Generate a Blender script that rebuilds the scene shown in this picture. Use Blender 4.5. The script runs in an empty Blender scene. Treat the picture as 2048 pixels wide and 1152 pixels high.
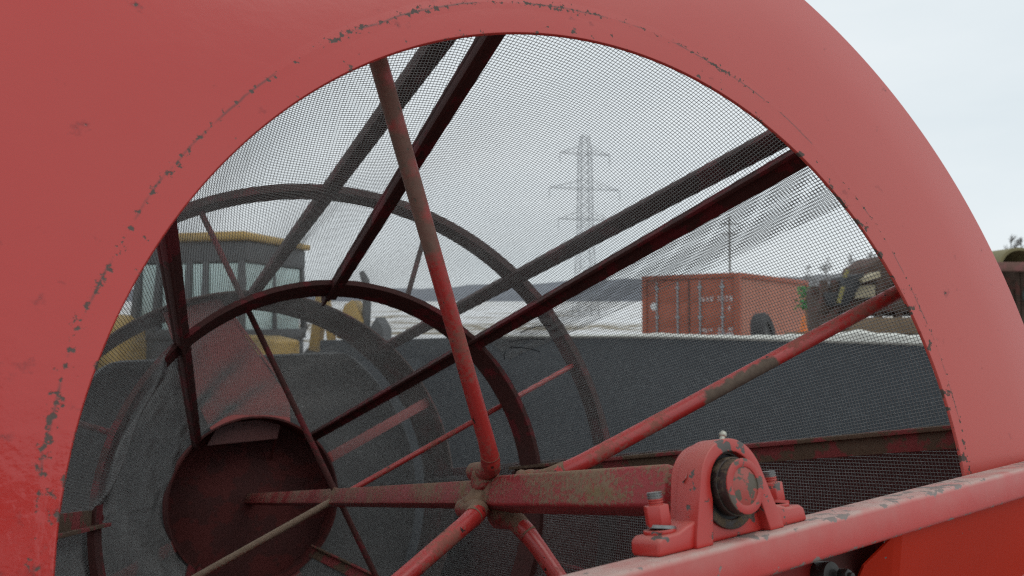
import bpy, bmesh, math, random
import numpy as np
from mathutils import Vector, Matrix

random.seed(7); rng = np.random.default_rng(7)
S = bpy.context.scene
R = math.radians
U = 0.5                      # metres per drum unit (radius of the feed opening)
EYE = 1.55                   # height of the camera
PITCH = R(2.39)
F = 1531.26                  # focal length in pixels of the 2048 px photograph

# ---------------------------------------------------------------- camera
FWD = np.array([0, math.cos(PITCH), math.sin(PITCH)])
UPV = np.array([0, -math.sin(PITCH), math.cos(PITCH)])
RGT = np.array([1.0, 0, 0])
cam = bpy.data.cameras.new('camera'); co = bpy.data.objects.new('camera', cam)
S.collection.objects.link(co); S.camera = co
co.matrix_world = Matrix(((1, 0, 0, 0), (0, UPV[1], -FWD[1], 0), (0, UPV[2], -FWD[2], EYE), (0, 0, 0, 1)))
cam.sensor_width = 36; cam.lens = 36 * F / 2048
cam.clip_start = 0.02; cam.clip_end = 6000
cam.dof.use_dof = True; cam.dof.focus_distance = 0.95; cam.dof.aperture_fstop = 9.0

# ---------------------------------------------------------------- world, sun, exposure
W = bpy.data.worlds.new('World'); S.world = W; W.use_nodes = True
nt = W.node_tree; nt.nodes.clear()
SUN_EL, SUN_AZ = R(58), R(118)
o_ = nt.nodes.new('ShaderNodeOutputWorld'); bg = nt.nodes.new('ShaderNodeBackground')
sky = nt.nodes.new('ShaderNodeTexSky'); sky.sky_type = 'NISHITA'; sky.sun_disc = False
sky.sun_elevation = SUN_EL; sky.sun_rotation = SUN_AZ
tc = nt.nodes.new('ShaderNodeTexCoord'); mp = nt.nodes.new('ShaderNodeMapping')
mp.inputs['Scale'].default_value = (1, 1, 3.2)
nz = nt.nodes.new('ShaderNodeTexNoise'); nz.inputs['Scale'].default_value = 2.2; nz.inputs['Detail'].default_value = 6
nz.inputs['Roughness'].default_value = .5
rp = nt.nodes.new('ShaderNodeValToRGB')
rp.color_ramp.elements[0].position = .3; rp.color_ramp.elements[0].color = (7.9, 8.7, 9.1, 1)
rp.color_ramp.elements[1].position = .75; rp.color_ramp.elements[1].color = (9.4, 9.9, 10.1, 1)
mx = nt.nodes.new('ShaderNodeMix'); mx.data_type = 'RGBA'; mx.inputs[0].default_value = .94
L = nt.links.new
L(tc.outputs['Generated'], mp.inputs['Vector']); L(mp.outputs[0], nz.inputs['Vector']); L(nz.outputs['Fac'], rp.inputs[0])
L(sky.outputs[0], mx.inputs[6]); L(rp.outputs[0], mx.inputs[7]); L(mx.outputs[2], bg.inputs['Color'])
bg.inputs['Strength'].default_value = .097
L(bg.outputs[0], o_.inputs['Surface'])
sl = bpy.data.lights.new('sun', 'SUN'); sl.energy = .6; sl.angle = R(40); sl.color = (1, .96, .9)
so = bpy.data.objects.new('sun', sl); S.collection.objects.link(so)
so.rotation_euler = (R(90) - SUN_EL, 0, -SUN_AZ + math.pi) if False else (0, 0, 0)
sd = Vector((math.sin(SUN_AZ) * math.cos(SUN_EL), math.cos(SUN_AZ) * math.cos(SUN_EL), math.sin(SUN_EL)))
so.rotation_euler = sd.to_track_quat('Z', 'Y').to_euler()
S.view_settings.view_transform = 'Standard'; S.view_settings.look = 'None'
S.view_settings.exposure = 0; S.view_settings.gamma = 1
S.render.engine = 'CYCLES'; S.cycles.use_denoising = False; S.cycles.use_adaptive_sampling = False; S.cycles.pixel_filter_type = 'BLACKMAN_HARRIS'; S.cycles.filter_width = 1.25; S.cycles.max_bounces = 6; S.cycles.caustics_reflective = False; S.cycles.caustics_refractive = False

# ---------------------------------------------------------------- coordinates
def cw(x, y, z):             # camera units (x right, y down, z ahead, in metres) -> world
    return np.array([0, 0, EYE]) + x * RGT + z * FWD - y * UPV
def dirw(v):
    return v[0] * RGT + v[2] * FWD - v[1] * UPV
def at(px, py, z):           # a point of the photograph at a distance z metres
    return Vector(cw((px - 1024) / F * z, (py - 576) / F * z, z))
AX = np.array([-0.45903073, 0.23535932, 0.85667775])
UU = np.array([0.88143876, 0.0, 0.47229834])
VV = np.array([-0.11115982, -0.97190843, 0.20745483])
CC = np.array([0.26914828, 0.41765122, 1.49506659]) * U
aw, uw, vw = dirw(AX), dirw(UU), dirw(VV)
zw = np.cross(uw, vw)
DRUM_M = Matrix(((uw[0], vw[0], zw[0], 0), (uw[1], vw[1], zw[1], 0), (uw[2], vw[2], zw[2], 0), (0, 0, 0, 1)))
DRUM_M.translation = Vector(cw(*CC))
def dl(r, th, s):            # drum units -> local metres (local z points to the viewer)
    return Vector((r * math.cos(R(th)) * U, r * math.sin(R(th)) * U, -s * U))
def duv(u, v, s): return Vector((u * U, v * U, -s * U))

# ---------------------------------------------------------------- mesh helpers
class MB:
    def __init__(self): self.v = []; self.f = []
    def add(self, vs, fs):
        n = len(self.v); self.v += [tuple(p) for p in vs]; self.f += [tuple(i + n for i in q) for q in fs]; return self
    def box(self, c, sx, sy, sz, m=None):          # box of full sizes around c, optional 3x3 orientation
        pts = []
        for dx in (-.5, .5):
            for dy in (-.5, .5):
                for dz in (-.5, .5):
                    p = Vector((dx * sx, dy * sy, dz * sz))
                    pts.append(Vector(c) + (m @ p if m else p))
        return self.add(pts, [(0, 1, 3, 2), (4, 6, 7, 5), (0, 4, 5, 1), (2, 3, 7, 6), (0, 2, 6, 4), (1, 5, 7, 3)])
    def bar(self, p, q, w, h, up):                 # rectangular bar from p to q, w across, h along up
        p, q = Vector(p), Vector(q); d = (q - p).normalized()
        x = d.cross(Vector(up)).normalized(); y = x.cross(d).normalized()
        m = Matrix((x, y, d)).transposed()
        return self.box((p + q) / 2, w, h, (q - p).length, m)
    def tube(self, pts, r, n=12, cap=True, flat=1.0, up=None):
        pts = [Vector(p) for p in pts]; rs = r if isinstance(r, (list, tuple)) else [r] * len(pts)
        t0 = (pts[1] - pts[0]).normalized()
        ref = Vector(up) if up is not None else (Vector((0, 0, 1)) if abs(t0.z) < .9 else Vector((1, 0, 0)))
        x = t0.cross(ref).normalized(); rings = []
        for i, p in enumerate(pts):
            if i == 0: t = t0
            elif i == len(pts) - 1: t = (pts[i] - pts[i - 1]).normalized()
            else: t = ((pts[i] - pts[i - 1]).normalized() + (pts[i + 1] - pts[i]).normalized()).normalized()
            x = (x - t * x.dot(t)).normalized(); y = t.cross(x)
            rings.append([p + (x * math.cos(a) + y * math.sin(a) * flat) * rs[i] for a in [2 * math.pi * k / n for k in range(n)]])
        vs = [q for g in rings for q in g]; fs = []
        for i in range(len(pts) - 1):
            for k in range(n):
                a, b = i * n + k, i * n + (k + 1) % n
                fs.append((a, b, b + n, a + n))
        if cap: fs += [tuple(reversed(range(n))), tuple(range((len(pts) - 1) * n, len(pts) * n))]
        return self.add(vs, fs)
    def lathe(self, prof, n, a0=0.0, a1=360.0, axis='drum', closed=True):
        # prof: list of (radius, s) drum units, revolved about the drum axis
        full = abs(a1 - a0 - 360) < 1e-6; m = n if full else n + 1; k = len(prof); vs = []; fs = []
        for i in range(m):
            th = a0 + (a1 - a0) * i / n
            vs += [dl(r, th, s) for r, s in prof]
        for i in range(n):
            j = (i + 1) % m
            for q in range(k if closed else k - 1):
                q2 = (q + 1) % k
                fs.append((i * k + q, i * k + q2, j * k + q2, j * k + q))
        if not full and closed: fs += [tuple(range(k)), tuple(reversed(range((m - 1) * k, m * k)))]
        return self.add(vs, fs)
    def prism(self, poly, ax, o, ex, ey):          # polygon in (ex,ey) extruded along the vector ax from o
        n = len(poly); ax = Vector(ax)
        a = [Vector(o) + Vector(ex) * p[0] + Vector(ey) * p[1] for p in poly]
        return self.add(a + [p + ax for p in a], [tuple(range(n)), tuple(reversed(range(n, 2 * n)))] +
                        [(i, i + n, (i + 1) % n + n, (i + 1) % n) for i in range(n)])
    def disc(self, c, r, axis, depth, n=24, r2=None):
        c = Vector(c); axis = Vector(axis).normalized()
        return self.tube([c, c + axis * depth], [r, r if r2 is None else r2], n)
    def build(self, name, mat, parent=None, bevel=0, smooth=True, seg=2, mw=None):
        me = bpy.data.meshes.new(name); me.from_pydata(self.v, [], self.f); me.validate()
        bm = bmesh.new(); bm.from_mesh(me); bmesh.ops.recalc_face_normals(bm, faces=bm.faces); bm.to_mesh(me); bm.free()
        return link(name, me, mat, parent, bevel, smooth, seg, mw)
def link(name, me, mat, parent=None, bevel=0, smooth=True, seg=2, mw=None):
    o = bpy.data.objects.new(name, me); S.collection.objects.link(o)
    if mat is not None: me.materials.append(mat)
    if parent is not None: o.parent = parent
    if mw is not None: o.matrix_world = mw
    if bevel:
        b = o.modifiers.new('bevel', 'BEVEL'); b.width = bevel; b.segments = seg; b.limit_method = 'ANGLE'; b.angle_limit = R(40)
    if smooth:
        me.polygons.foreach_set('use_smooth', [True] * len(me.polygons))
        e = o.modifiers.new('split', 'EDGE_SPLIT'); e.split_angle = R(38)
    return o
def tag(o, label=None, cat=None, group=None, kind=None):
    if label: o['label'] = label
    if cat: o['category'] = cat
    if group: o['group'] = group
    if kind: o['kind'] = kind
    return o
def empty(name, label, cat, loc=(0, 0, 0), m=None, group=None):
    o = bpy.data.objects.new(name, None); S.collection.objects.link(o); o.empty_display_size = .1
    if m is not None: o.matrix_world = m
    else: o.location = loc
    return tag(o, label, cat, group)

# ---------------------------------------------------------------- material helpers
class NT:
    def __init__(s, name):
        s.m = bpy.data.materials.new(name); s.m.use_nodes = True; s.t = s.m.node_tree; s.n = s.t.nodes
        s.b = s.n['Principled BSDF']; s.co = None
    def node(s, k, **kw):
        x = s.n.new(k)
        for a, v in kw.items(): setattr(x, a, v)
        return x
    def link(s, a, b): s.t.links.new(a, b)
    def coord(s, scale=(1, 1, 1), kind='Object'):
        if s.co is None: s.co = s.node('ShaderNodeTexCoord')
        if tuple(scale) == (1, 1, 1): return s.co.outputs[kind]
        mp = s.node('ShaderNodeMapping'); mp.inputs['Scale'].default_value = scale; s.link(s.co.outputs[kind], mp.inputs[0]); return mp.outputs[0]
    def noise(s, scale, detail=4, rough=.55, vec=None, dist=0):
        x = s.node('ShaderNodeTexNoise'); x.inputs['Scale'].default_value = scale; x.inputs['Detail'].default_value = detail
        x.inputs['Roughness'].default_value = rough; x.inputs['Distortion'].default_value = dist
        s.link(vec if vec is not None else s.coord(), x.inputs['Vector']); return x.outputs['Fac']
    def ramp(s, v, a, b, c0=0., c1=1.):
        x = s.node('ShaderNodeMapRange'); x.inputs[1].default_value = a; x.inputs[2].default_value = b
        x.inputs[3].default_value = c0; x.inputs[4].default_value = c1; s.link(v, x.inputs[0]); return x.outputs[0]
    def math(s, op, a, b=None, c=None):
        x = s.node('ShaderNodeMath', operation=op)
        for i, q in enumerate((a, b, c)):
            if q is None: continue
            if isinstance(q, (int, float)): x.inputs[i].default_value = q
            else: s.link(q, x.inputs[i])
        return x.outputs[0]
    def mix(s, f, a, b):
        x = s.node('ShaderNodeMix', data_type='RGBA')
        for i, q in ((0, f), (6, a), (7, b)):
            if isinstance(q, (int, float)): x.inputs[i].default_value = q
            elif isinstance(q, tuple): x.inputs[i].default_value = (*q, 1)
            else: s.link(q, x.inputs[i])
        return x.outputs[2]
    def set(s, k, v):
        if isinstance(v, tuple): s.b.inputs[k].default_value = (*v, 1)
        elif isinstance(v, (int, float)): s.b.inputs[k].default_value = v
        else: s.link(v, s.b.inputs[k])
    def bump(s, h, st=.3, d=.01):
        x = s.node('ShaderNodeBump'); x.inputs['Strength'].default_value = st; x.inputs['Distance'].default_value = d
        s.link(h, x.inputs['Height']); s.link(x.outputs[0], s.b.inputs['Normal'])
    def upness(s):
        g = s.node('ShaderNodeNewGeometry'); z = s.node('ShaderNodeSeparateXYZ'); s.link(g.outputs['Normal'], z.inputs[0]); return z.outputs[2]

def simple(name, col, rough=.6, metal=0., var=.25, scale=8., bump=0.):
    t = NT(name); n = t.noise(scale, 5)
    dark = tuple(c * (1 - var) for c in col); lite = tuple(min(1, c * (1 + var)) for c in col)
    t.set('Base Color', t.mix(n, dark, lite)); t.set('Roughness', rough); t.set('Metallic', metal)
    if bump: t.bump(t.noise(scale * 6, 4), bump, .004)
    return t.m

def painted(name, col, chip=(.17, .15, .145), chip_amt=.0, dust=(.30, .23, .18), dust_amt=.25, rough=.45, chip_scale=38., up_dust=.5, coat=.08, spec=.66, rust=None, rust_amt=0., edges=None):
    """worn enamel: slightly mottled colour, settled dust on upward faces, flaked spots of bare grey metal, optional rust"""
    t = NT(name)
    base = t.mix(t.noise(5, 3), tuple(c * .88 for c in col), tuple(min(1, c * 1.1) for c in col))
    up = t.ramp(t.upness(), .1, .9)
    dn = t.ramp(t.noise(22, 6, .65), .35, .75)
    d = t.math('MULTIPLY_ADD', up, up_dust, dust_amt)
    d = t.math('MULTIPLY', d, t.math('MULTIPLY_ADD', dn, .7, .5))
    d = t.math('MINIMUM', d, .95)
    c = t.mix(d, base, dust)
    if rust:
        rn = t.ramp(t.noise(14, 8, .7), .62 - rust_amt * .4, .68 - rust_amt * .4)
        c = t.mix(rn, c, t.mix(t.noise(60, 4), tuple(q * .55 for q in rust), rust))
    ch = t.math('MULTIPLY', t.ramp(t.noise(chip_scale, 4, .6), .70 - chip_amt * .3, .715 - chip_amt * .3), 1.0)
    if edges:
        sx = t.node('ShaderNodeSeparateXYZ'); t.link(t.coord(), sx.inputs[0]); e = None
        for ye in edges:
            q = t.ramp(t.math('ABSOLUTE', t.math('SUBTRACT', sx.outputs[1], ye)), 0, .0075, 1, 0)
            e = q if e is None else t.math('MAXIMUM', e, q)
        k = t.math('MULTIPLY_ADD', e, .17, t.noise(60, 5, .62)); k = t.math('MULTIPLY_ADD', t.ramp(t.noise(5, 2), .45, .62), .12, k)
        ch = t.math('MAXIMUM', ch, t.math('MULTIPLY', t.ramp(k, .795, .815), t.ramp(e, 0, .15)))
    c = t.mix(ch, c, chip)
    t.set('Base Color', c)
    t.set('Roughness', t.mix(d, (rough,) * 3, (.85,) * 3))
    t.set('Coat Weight', coat); t.set('Coat Roughness', .15); t.set('Specular IOR Level', spec)
    t.bump(t.math('MULTIPLY_ADD', ch, -1.0, t.math('MULTIPLY', t.noise(90, 3), .25)), .25, .0015)
    return t.m

# big front plate: chips gather along the lip and along the old weld line
def plate_mat():
    t = NT('plate_enamel')
    sx = t.node('ShaderNodeSeparateXYZ'); t.link(t.coord(), sx.inputs[0])
    x, y = sx.outputs[0], sx.outputs[1]
    r = t.math('SQRT', t.math('ADD', t.math('MULTIPLY', x, x), t.math('MULTIPLY', y, y)))
    r = t.math('DIVIDE', r, U)
    sn = t.math('DIVIDE', y, t.math('MULTIPLY', r, U))
    seam = t.math('MULTIPLY_ADD', sn, .045, 1.025)
    wob = t.math('MULTIPLY_ADD', t.noise(9, 4), .024, -.012)
    ds = t.math('ABSOLUTE', t.math('ADD', t.math('SUBTRACT', r, seam), wob))
    m_seam = t.ramp(ds, .0, .016, 1, 0); m_wide = t.ramp(ds, .0, .24, 1, .25); m_lip = t.ramp(r, 1.0, 1.04, 1, 0)
    left = t.ramp(t.math('MULTIPLY_ADD', y, .55, x), -.33, -.56)     # the low left side took most of the knocks
    n_f = t.noise(150, 4, .65); n_m = t.noise(62, 5, .65); n_b = t.noise(30, 5, .62); n_l = t.noise(7, 3, .55)
    seg = t.ramp(n_l, .44, .60)                                       # the weld line is worn in stretches only
    a = t.math('MULTIPLY_ADD', m_seam, .17, n_f); a = t.math('MULTIPLY_ADD', seg, .085, a); a = t.math('MULTIPLY_ADD', t.ramp(x, .2, .4), -.04, a)
    chip1 = t.math('MULTIPLY', t.ramp(a, .742, .765), t.ramp(m_seam, .05, .25))
    crack = t.math('MULTIPLY', t.ramp(ds, .0, .0032, 1, 0), t.ramp(t.noise(13, 5, .6), .47, .54))
    b = t.math('MULTIPLY_ADD', m_lip, .10, n_m); b = t.math('MULTIPLY_ADD', left, .06, b); b = t.math('MULTIPLY_ADD', t.ramp(x, .1, .45), .05, b)
    chip2 = t.math('MULTIPLY', t.ramp(b, .70, .72), t.ramp(m_lip, .0, .2))
    c3 = t.math('MULTIPLY_ADD', t.math('MULTIPLY', left, m_wide), .172, n_b); c3 = t.math('MULTIPLY_ADD', n_f, .10, c3)
    chip3 = t.ramp(c3, .765, .785)
    specks = t.ramp(t.noise(55, 2, .5), .785, .80)
    chip = t.math('MAXIMUM', t.math('MAXIMUM', chip1, chip2), t.math('MAXIMUM', chip3, specks))
    base = t.mix(t.noise(3.2, 4), (.49, .013, .010), (.55, .018, .013))
    right = t.ramp(x, -.45, .55)
    dn = t.noise(2.6, 5, .65)
    dust = t.math('MULTIPLY_ADD', right, .13, t.math('MULTIPLY_ADD', dn, .16, .0))
    dust = t.math('MULTIPLY', dust, t.math('MULTIPLY_ADD', left, -.6, 1.0))
    c = t.mix(dust, base, (.46, .27, .21))
    c = t.mix(t.math('MULTIPLY', t.ramp(c3, .70, .765), .6), c, (.25, .010, .008))
    bare = t.mix(t.noise(160, 3), (.050, .028, .022), (.125, .085, .068))
    c = t.mix(t.math('MULTIPLY', crack, .75), c, (.10, .035, .028))
    c = t.mix(chip, c, bare)
    sc = t.noise(6, 6, .7, t.coord((30, 1.5, 1)))
    c = t.mix(t.ramp(sc, .70, .78, 0, .18), c, (.45, .3, .26))
    t.set('Base Color', c)
    t.set('Roughness', t.math('MULTIPLY_ADD', chip, .5, t.math('MULTIPLY_ADD', right, .24, t.math('MULTIPLY_ADD', dn, .10, .13))))
    t.set('Coat Weight', .08); t.set('Coat Roughness', .05); t.set('Specular IOR Level', .68)
    rough_lip = t.math('MULTIPLY', t.noise(48, 4), t.math('MULTIPLY', left, t.math('MAXIMUM', m_lip, t.math('MULTIPLY', m_wide, .6))))
    h = t.math('MULTIPLY_ADD', chip, -.6, t.math('ADD', t.math('MULTIPLY', t.noise(4, 2), 1.6), t.math('MULTIPLY', t.noise(70, 3), .10)))
    h = t.math('MULTIPLY_ADD', rough_lip, 2.4, h)
    h = t.math('MULTIPLY_ADD', m_seam, .12, h)
    t.bump(h, .35, .003)
    return t.m

def rusty(name, a=(.050, .016, .013), b=(.13, .022, .02), red=(.20, .02, .022), red_amt=.5, rough=.75):
    t = NT(name)
    n = t.noise(9, 6, .65)
    c = t.mix(t.noise(40, 5), a, b)
    c = t.mix(t.ramp(n, .52 + (.5 - red_amt) * .3, .55 + (.5 - red_amt) * .3), c, red)
    t.set('Base Color', c); t.set('Roughness', rough); t.bump(t.noise(70, 5), .3, .003)
    return t.m
def muddy(name, col=(.36, .035, .035), mud=(.22, .17, .10), amt=.5, green=(.17, .16, .06)):
    t = NT(name)
    n = t.math('MULTIPLY_ADD', t.noise(190, 4, .75), .56, t.math('MULTIPLY', t.noise(10, 4, .6), .44))
    up = t.ramp(t.upness(), -.5, .9)
    k = t.math('MULTIPLY_ADD', up, .16, n)
    f = t.ramp(k, .70 - amt * .35, .80 - amt * .35)
    m = t.mix(t.noise(140, 4), tuple(q * .65 for q in mud), tuple(q * 1.3 for q in mud))
    m = t.mix(t.ramp(t.noise(26, 4, .6), .60, .72, 0, .6), m, green)
    c = t.mix(t.math('MULTIPLY', f, .88), t.mix(t.noise(6), tuple(q * .8 for q in col), col), m)
    dk = t.ramp(t.noise(45, 5, .7), .68, .72)
    c = t.mix(t.math('MULTIPLY', dk, .8), c, (.07, .04, .03))
    t.set('Base Color', c); t.set('Roughness', t.mix(f, (.42,) * 3, (.95,) * 3))
    t.bump(t.math('ADD', t.math('MULTIPLY', f, .5), t.math('MULTIPLY', t.noise(160, 4), .6)), .4, .002)
    return t.m

M = {}
M['plate'] = plate_mat()
M['beam'] = painted('beam_enamel', (.50, .011, .009), chip=(.20, .165, .15), edges=(-.0425, -.0745), chip_amt=.04, dust_amt=.10, dust=(.46, .33, .29), up_dust=1.0, rough=.33, chip_scale=26)
M['housing'] = painted('bearing_enamel', (.48, .013, .010), chip=(.075, .06, .052), chip_amt=.30, dust_amt=.10, up_dust=.35, rough=.34, chip_scale=46)
M['guard'] = painted('guard_enamel', (.50, .022, .004), chip_amt=0, dust_amt=.0, up_dust=.0, rough=.5, spec=.15, coat=0)
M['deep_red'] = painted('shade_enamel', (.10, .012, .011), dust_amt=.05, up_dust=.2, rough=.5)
def spoke_mat(name, patches=(), rad=.028, soft=.006, amount=1., tone=((.055, .038, .028), (.17, .125, .09))):
    t = NT(name)
    n = t.math('MULTIPLY_ADD', t.noise(150, 4, .7), .40, t.math('MULTIPLY', t.noise(13, 4, .6), .60))
    g = t.ramp(n, .51, .60)
    c = t.mix(t.noise(7), (.36, .026, .025), (.46, .036, .030))
    c = t.mix(t.math('MULTIPLY', g, .62), c, t.mix(t.noise(60), (.13, .075, .055), (.20, .15, .10)))
    pits = t.ramp(t.noise(70, 3, .6), .66, .69)
    c = t.mix(pits, c, (.035, .022, .018)); f = g
    for p in patches:
        d = t.node('ShaderNodeVectorMath', operation='DISTANCE'); t.link(t.coord(), d.inputs[0]); d.inputs[1].default_value = tuple(p)
        m = t.math('MULTIPLY_ADD', t.math('SUBTRACT', t.noise(60, 5, .7), .5), rad * .9, d.outputs['Value'])
        pm = t.math('MULTIPLY', t.ramp(m, rad, rad - soft), amount)
        c = t.mix(pm, c, t.mix(t.noise(130, 4), *tone)); f = t.math('MAXIMUM', f, pm)
    t.set('Base Color', c); t.set('Roughness', t.mix(f, (.34,) * 3, (.9,) * 3)); t.set('Specular IOR Level', .7)
    t.bump(t.math('MULTIPLY_ADD', pits, -1., t.math('MULTIPLY', t.noise(140, 3), .5)), .35, .0015)
    return t.m
M['spoke'] = spoke_mat('spoke_enamel')
M['shaft'] = muddy('muddy_shaft', (.30, .034, .036), (.22, .16, .105), .37)
M['front_shaft'] = muddy('muddy_front_shaft', (.34, .030, .034), (.215, .16, .10), .365)
M['collar'] = muddy('muddy_collar', (.33, .035, .035), (.20, .15, .095), .55)
M['mud_spoke'] = muddy('mud_caked_spoke', (.30, .06, .045), (.26, .21, .15), .85)
M['inner'] = rusty('inner_bar_rust', (.045, .016, .013), (.10, .022, .018), (.15, .014, .018), .5)
M['outer'] = rusty('outer_bar_rust', (.030, .012, .010), (.055, .018, .015), (.085, .014, .015), .45)
M['low_bar'] = rusty('flaking_bar', (.10, .062, .04), (.17, .105, .065), (.28, .05, .05), .60)
M['end'] = rusty('end_disc_rust', (.060, .017, .015), (.10, .022, .019), (.12, .020, .017), .6)
M['band'] = rusty('band_rust', (.06, .04, .032), (.11, .065, .055), (.14, .05, .045), .35)
M['chute'] = painted('chute_enamel', (.30, .045, .042), dust=(.20, .14, .12), dust_amt=.18, up_dust=.2, rough=.7)
M['wire'] = simple('galvanised_wire', (.25, .255, .25), .45, .3, .3, 40)
M['steel'] = simple('bright_thread', (.27, .27, .265), .45, .8, .2, 60)
M['brass'] = simple('grease_nipple_zinc', (.42, .42, .36), .45, .6, .2, 60)
M['insert'] = muddy('greasy_bearing_insert', (.030, .020, .018), (.12, .085, .05), .40)
M['black'] = simple('black_gap', (.012, .012, .013), .6, 0, .3)
M['dark_metal'] = simple('dark_greasy_steel', (.05, .047, .045), .38, .7, .4, 30, .1)

def sheet_mat(name, col, speck, amt, streak=True, sc=95):
    t = NT(name)
    n = t.noise(3, 5); base = t.mix(n, tuple(c * .75 for c in col), tuple(c * 1.25 for c in col))
    s1 = t.noise(sc, 3, .55); patch = t.ramp(t.noise(3.5, 4, .6), .42, .66)
    f = t.math('MULTIPLY', t.ramp(s1, .60 - amt, .70 - amt), t.math('MULTIPLY_ADD', patch, .8, .2))
    c = t.mix(t.math('MULTIPLY', f, .8), base, speck)
    if streak: c = t.mix(t.ramp(t.noise(20, 4, .6, t.coord((1, 1, 12))), .5, .75, 0, .35), c, tuple(q * .5 for q in col))
    t.set('Base Color', c); t.set('Roughness', .75); t.bump(t.noise(90, 3), .3, .004)
    return t.m
M['rubber'] = sheet_mat('speckled_dark_sheet', (.040, .050, .060), (.13, .148, .16), .03)
M['end_sheet'] = sheet_mat('dusty_grey_end_sheet', (.105, .109, .110), (.24, .25, .25), .0, False, 42)

# ---------------------------------------------------------------- ground, hills
def terrain(x, y):
    d = math.hypot(x, y)
    h = 0.0
    if y > 45: h += max(0, y - 45) * .0285 if y < 700 else 655 * .0285 + (y - 700) * .01
    return h
vs = []; fs = []
ys = [-900, -300, -100, -40, -12, 0, 4, 8, 14, 22, 32, 45, 60, 80, 105, 140, 190, 260, 350, 460, 580, 700, 1200, 2500]
xs = [-2500, -1200, -700, -400, -220, -120, -70, -40, -22, -12, -6, 0, 6, 12, 22, 40, 70, 120, 220, 400, 700, 1200, 2500]
for y in ys:
    for x in xs:
        vs.append((x, y, terrain(x, y)))
n = len(xs)
for j in range(len(ys) - 1):
    for i in range(n - 1): fs.append((j * n + i, j * n + i + 1, (j + 1) * n + i + 1, (j + 1) * n + i))
t = NT('snowy_field')
g = t.noise(.11, 7, .65, t.coord((.8, 1.0, 1))); g2 = t.noise(1.1, 6, .65)
near = t.node('ShaderNodeSeparateXYZ'); t.link(t.coord(), near.inputs[0])
snow = t.mix(g2, (.80, .81, .82), (.90, .90, .90)); grass = t.mix(t.noise(3, 5), (.20, .16, .10), (.36, .30, .20))
fld = t.ramp(near.outputs[1], 14, 60)
th = t.math('MULTIPLY_ADD', g2, .10, g)
bare = t.ramp(th, .585, .64)
bx = t.math('MULTIPLY', t.ramp(near.outputs[1], 60, 70), t.ramp(near.outputs[1], 90, 80))
bare = t.math('MAXIMUM', bare, t.math('MULTIPLY', bx, t.ramp(t.noise(.35, 5, .6), .42, .55)))
yard = t.ramp(t.noise(.8, 5), .42, .6)
c = t.mix(bare, snow, grass)
c = t.mix(fld, t.mix(yard, (.16, .14, .12), (.5, .5, .5)), c)
t.set('Base Color', c); t.set('Roughness', .9); t.bump(t.noise(2.5, 6), .4, .05)
gm = MB(); gm.add(vs, fs)
tag(gm.build('ground', t.m, smooth=False), 'snow covered field with streaks of dry grass rising to the hills', 'ground', kind='structure')

def hill_ridge(name, label, dist, x0, x1, base_py, top_fn, mat, depth):
    n = 160; vs = []; fs = []
    for i in range(n + 1):
        px = x0 + (x1 - x0) * i / n
        hgt = top_fn(px) + (math.sin(px * .031) * 2.0 + math.sin(px * .083 + 1) * 1.1 + random.uniform(-.9, .9))
        b = at(px, base_py + 6, dist); tp = at(px, hgt, dist + depth * .5); bk = at(px, base_py, dist + depth)
        mid = b.lerp(tp, .55) + Vector((0, 0, .04 * (tp.z - b.z)))
        vs += [b, mid, tp, Vector((bk.x, bk.y, b.z - 3))]
    for i in range(n):
        a = i * 4
        for k in range(3): fs.append((a + k, a + 4 + k, a + 5 + k, a + 1 + k))
    m = MB(); m.add(vs, fs)
    return tag(m.build(name, mat, smooth=True), label, 'hill', kind='structure')
hm = simple('winter_forest_hill', (.19, .205, .235), .95, 0, .35, .05)
hill_ridge('hills', 'long low hill of bare blue grey winter forest behind the field', 640, -1500, 3500, 600, lambda p: 577 - 21 * min(1, max(0, (p - 780) / 480.)) ** 1.3, hm, 260)
hm2 = simple('near_forest_hill', (.19, .19, .195), .95, 0, .35, .08)
hill_ridge('hill', 'nearer grey wooded hill behind the rusty machines', 330, 1560, 3200, 612, lambda p: 556 - 26 * (1 - math.exp(-((p - 1560) / 140.) ** 2)), hm2, 120)

# ---------------------------------------------------------------- the rotating drum
drum = empty('screening_drum', 'large red tapered drum of wire mesh with a wide red front ring', 'trommel drum', m=DRUM_M)
RO = 1.484
def cone(s): return 1.3843 - .18263 * s
def shaft_v(s): return .020 * (1 - s / 4.5)

m = MB(); m.lathe([(1.0, .003), (1.0015, .0005), (1.004, 0), (1.30, 0), (RO - .016, .001), (RO - .013, .002), (RO - .012, .005), (RO - .012, .011), (1.38, .010), (1.0, .008)], 384)
m.build('front_ring', M['plate'], drum)

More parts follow.
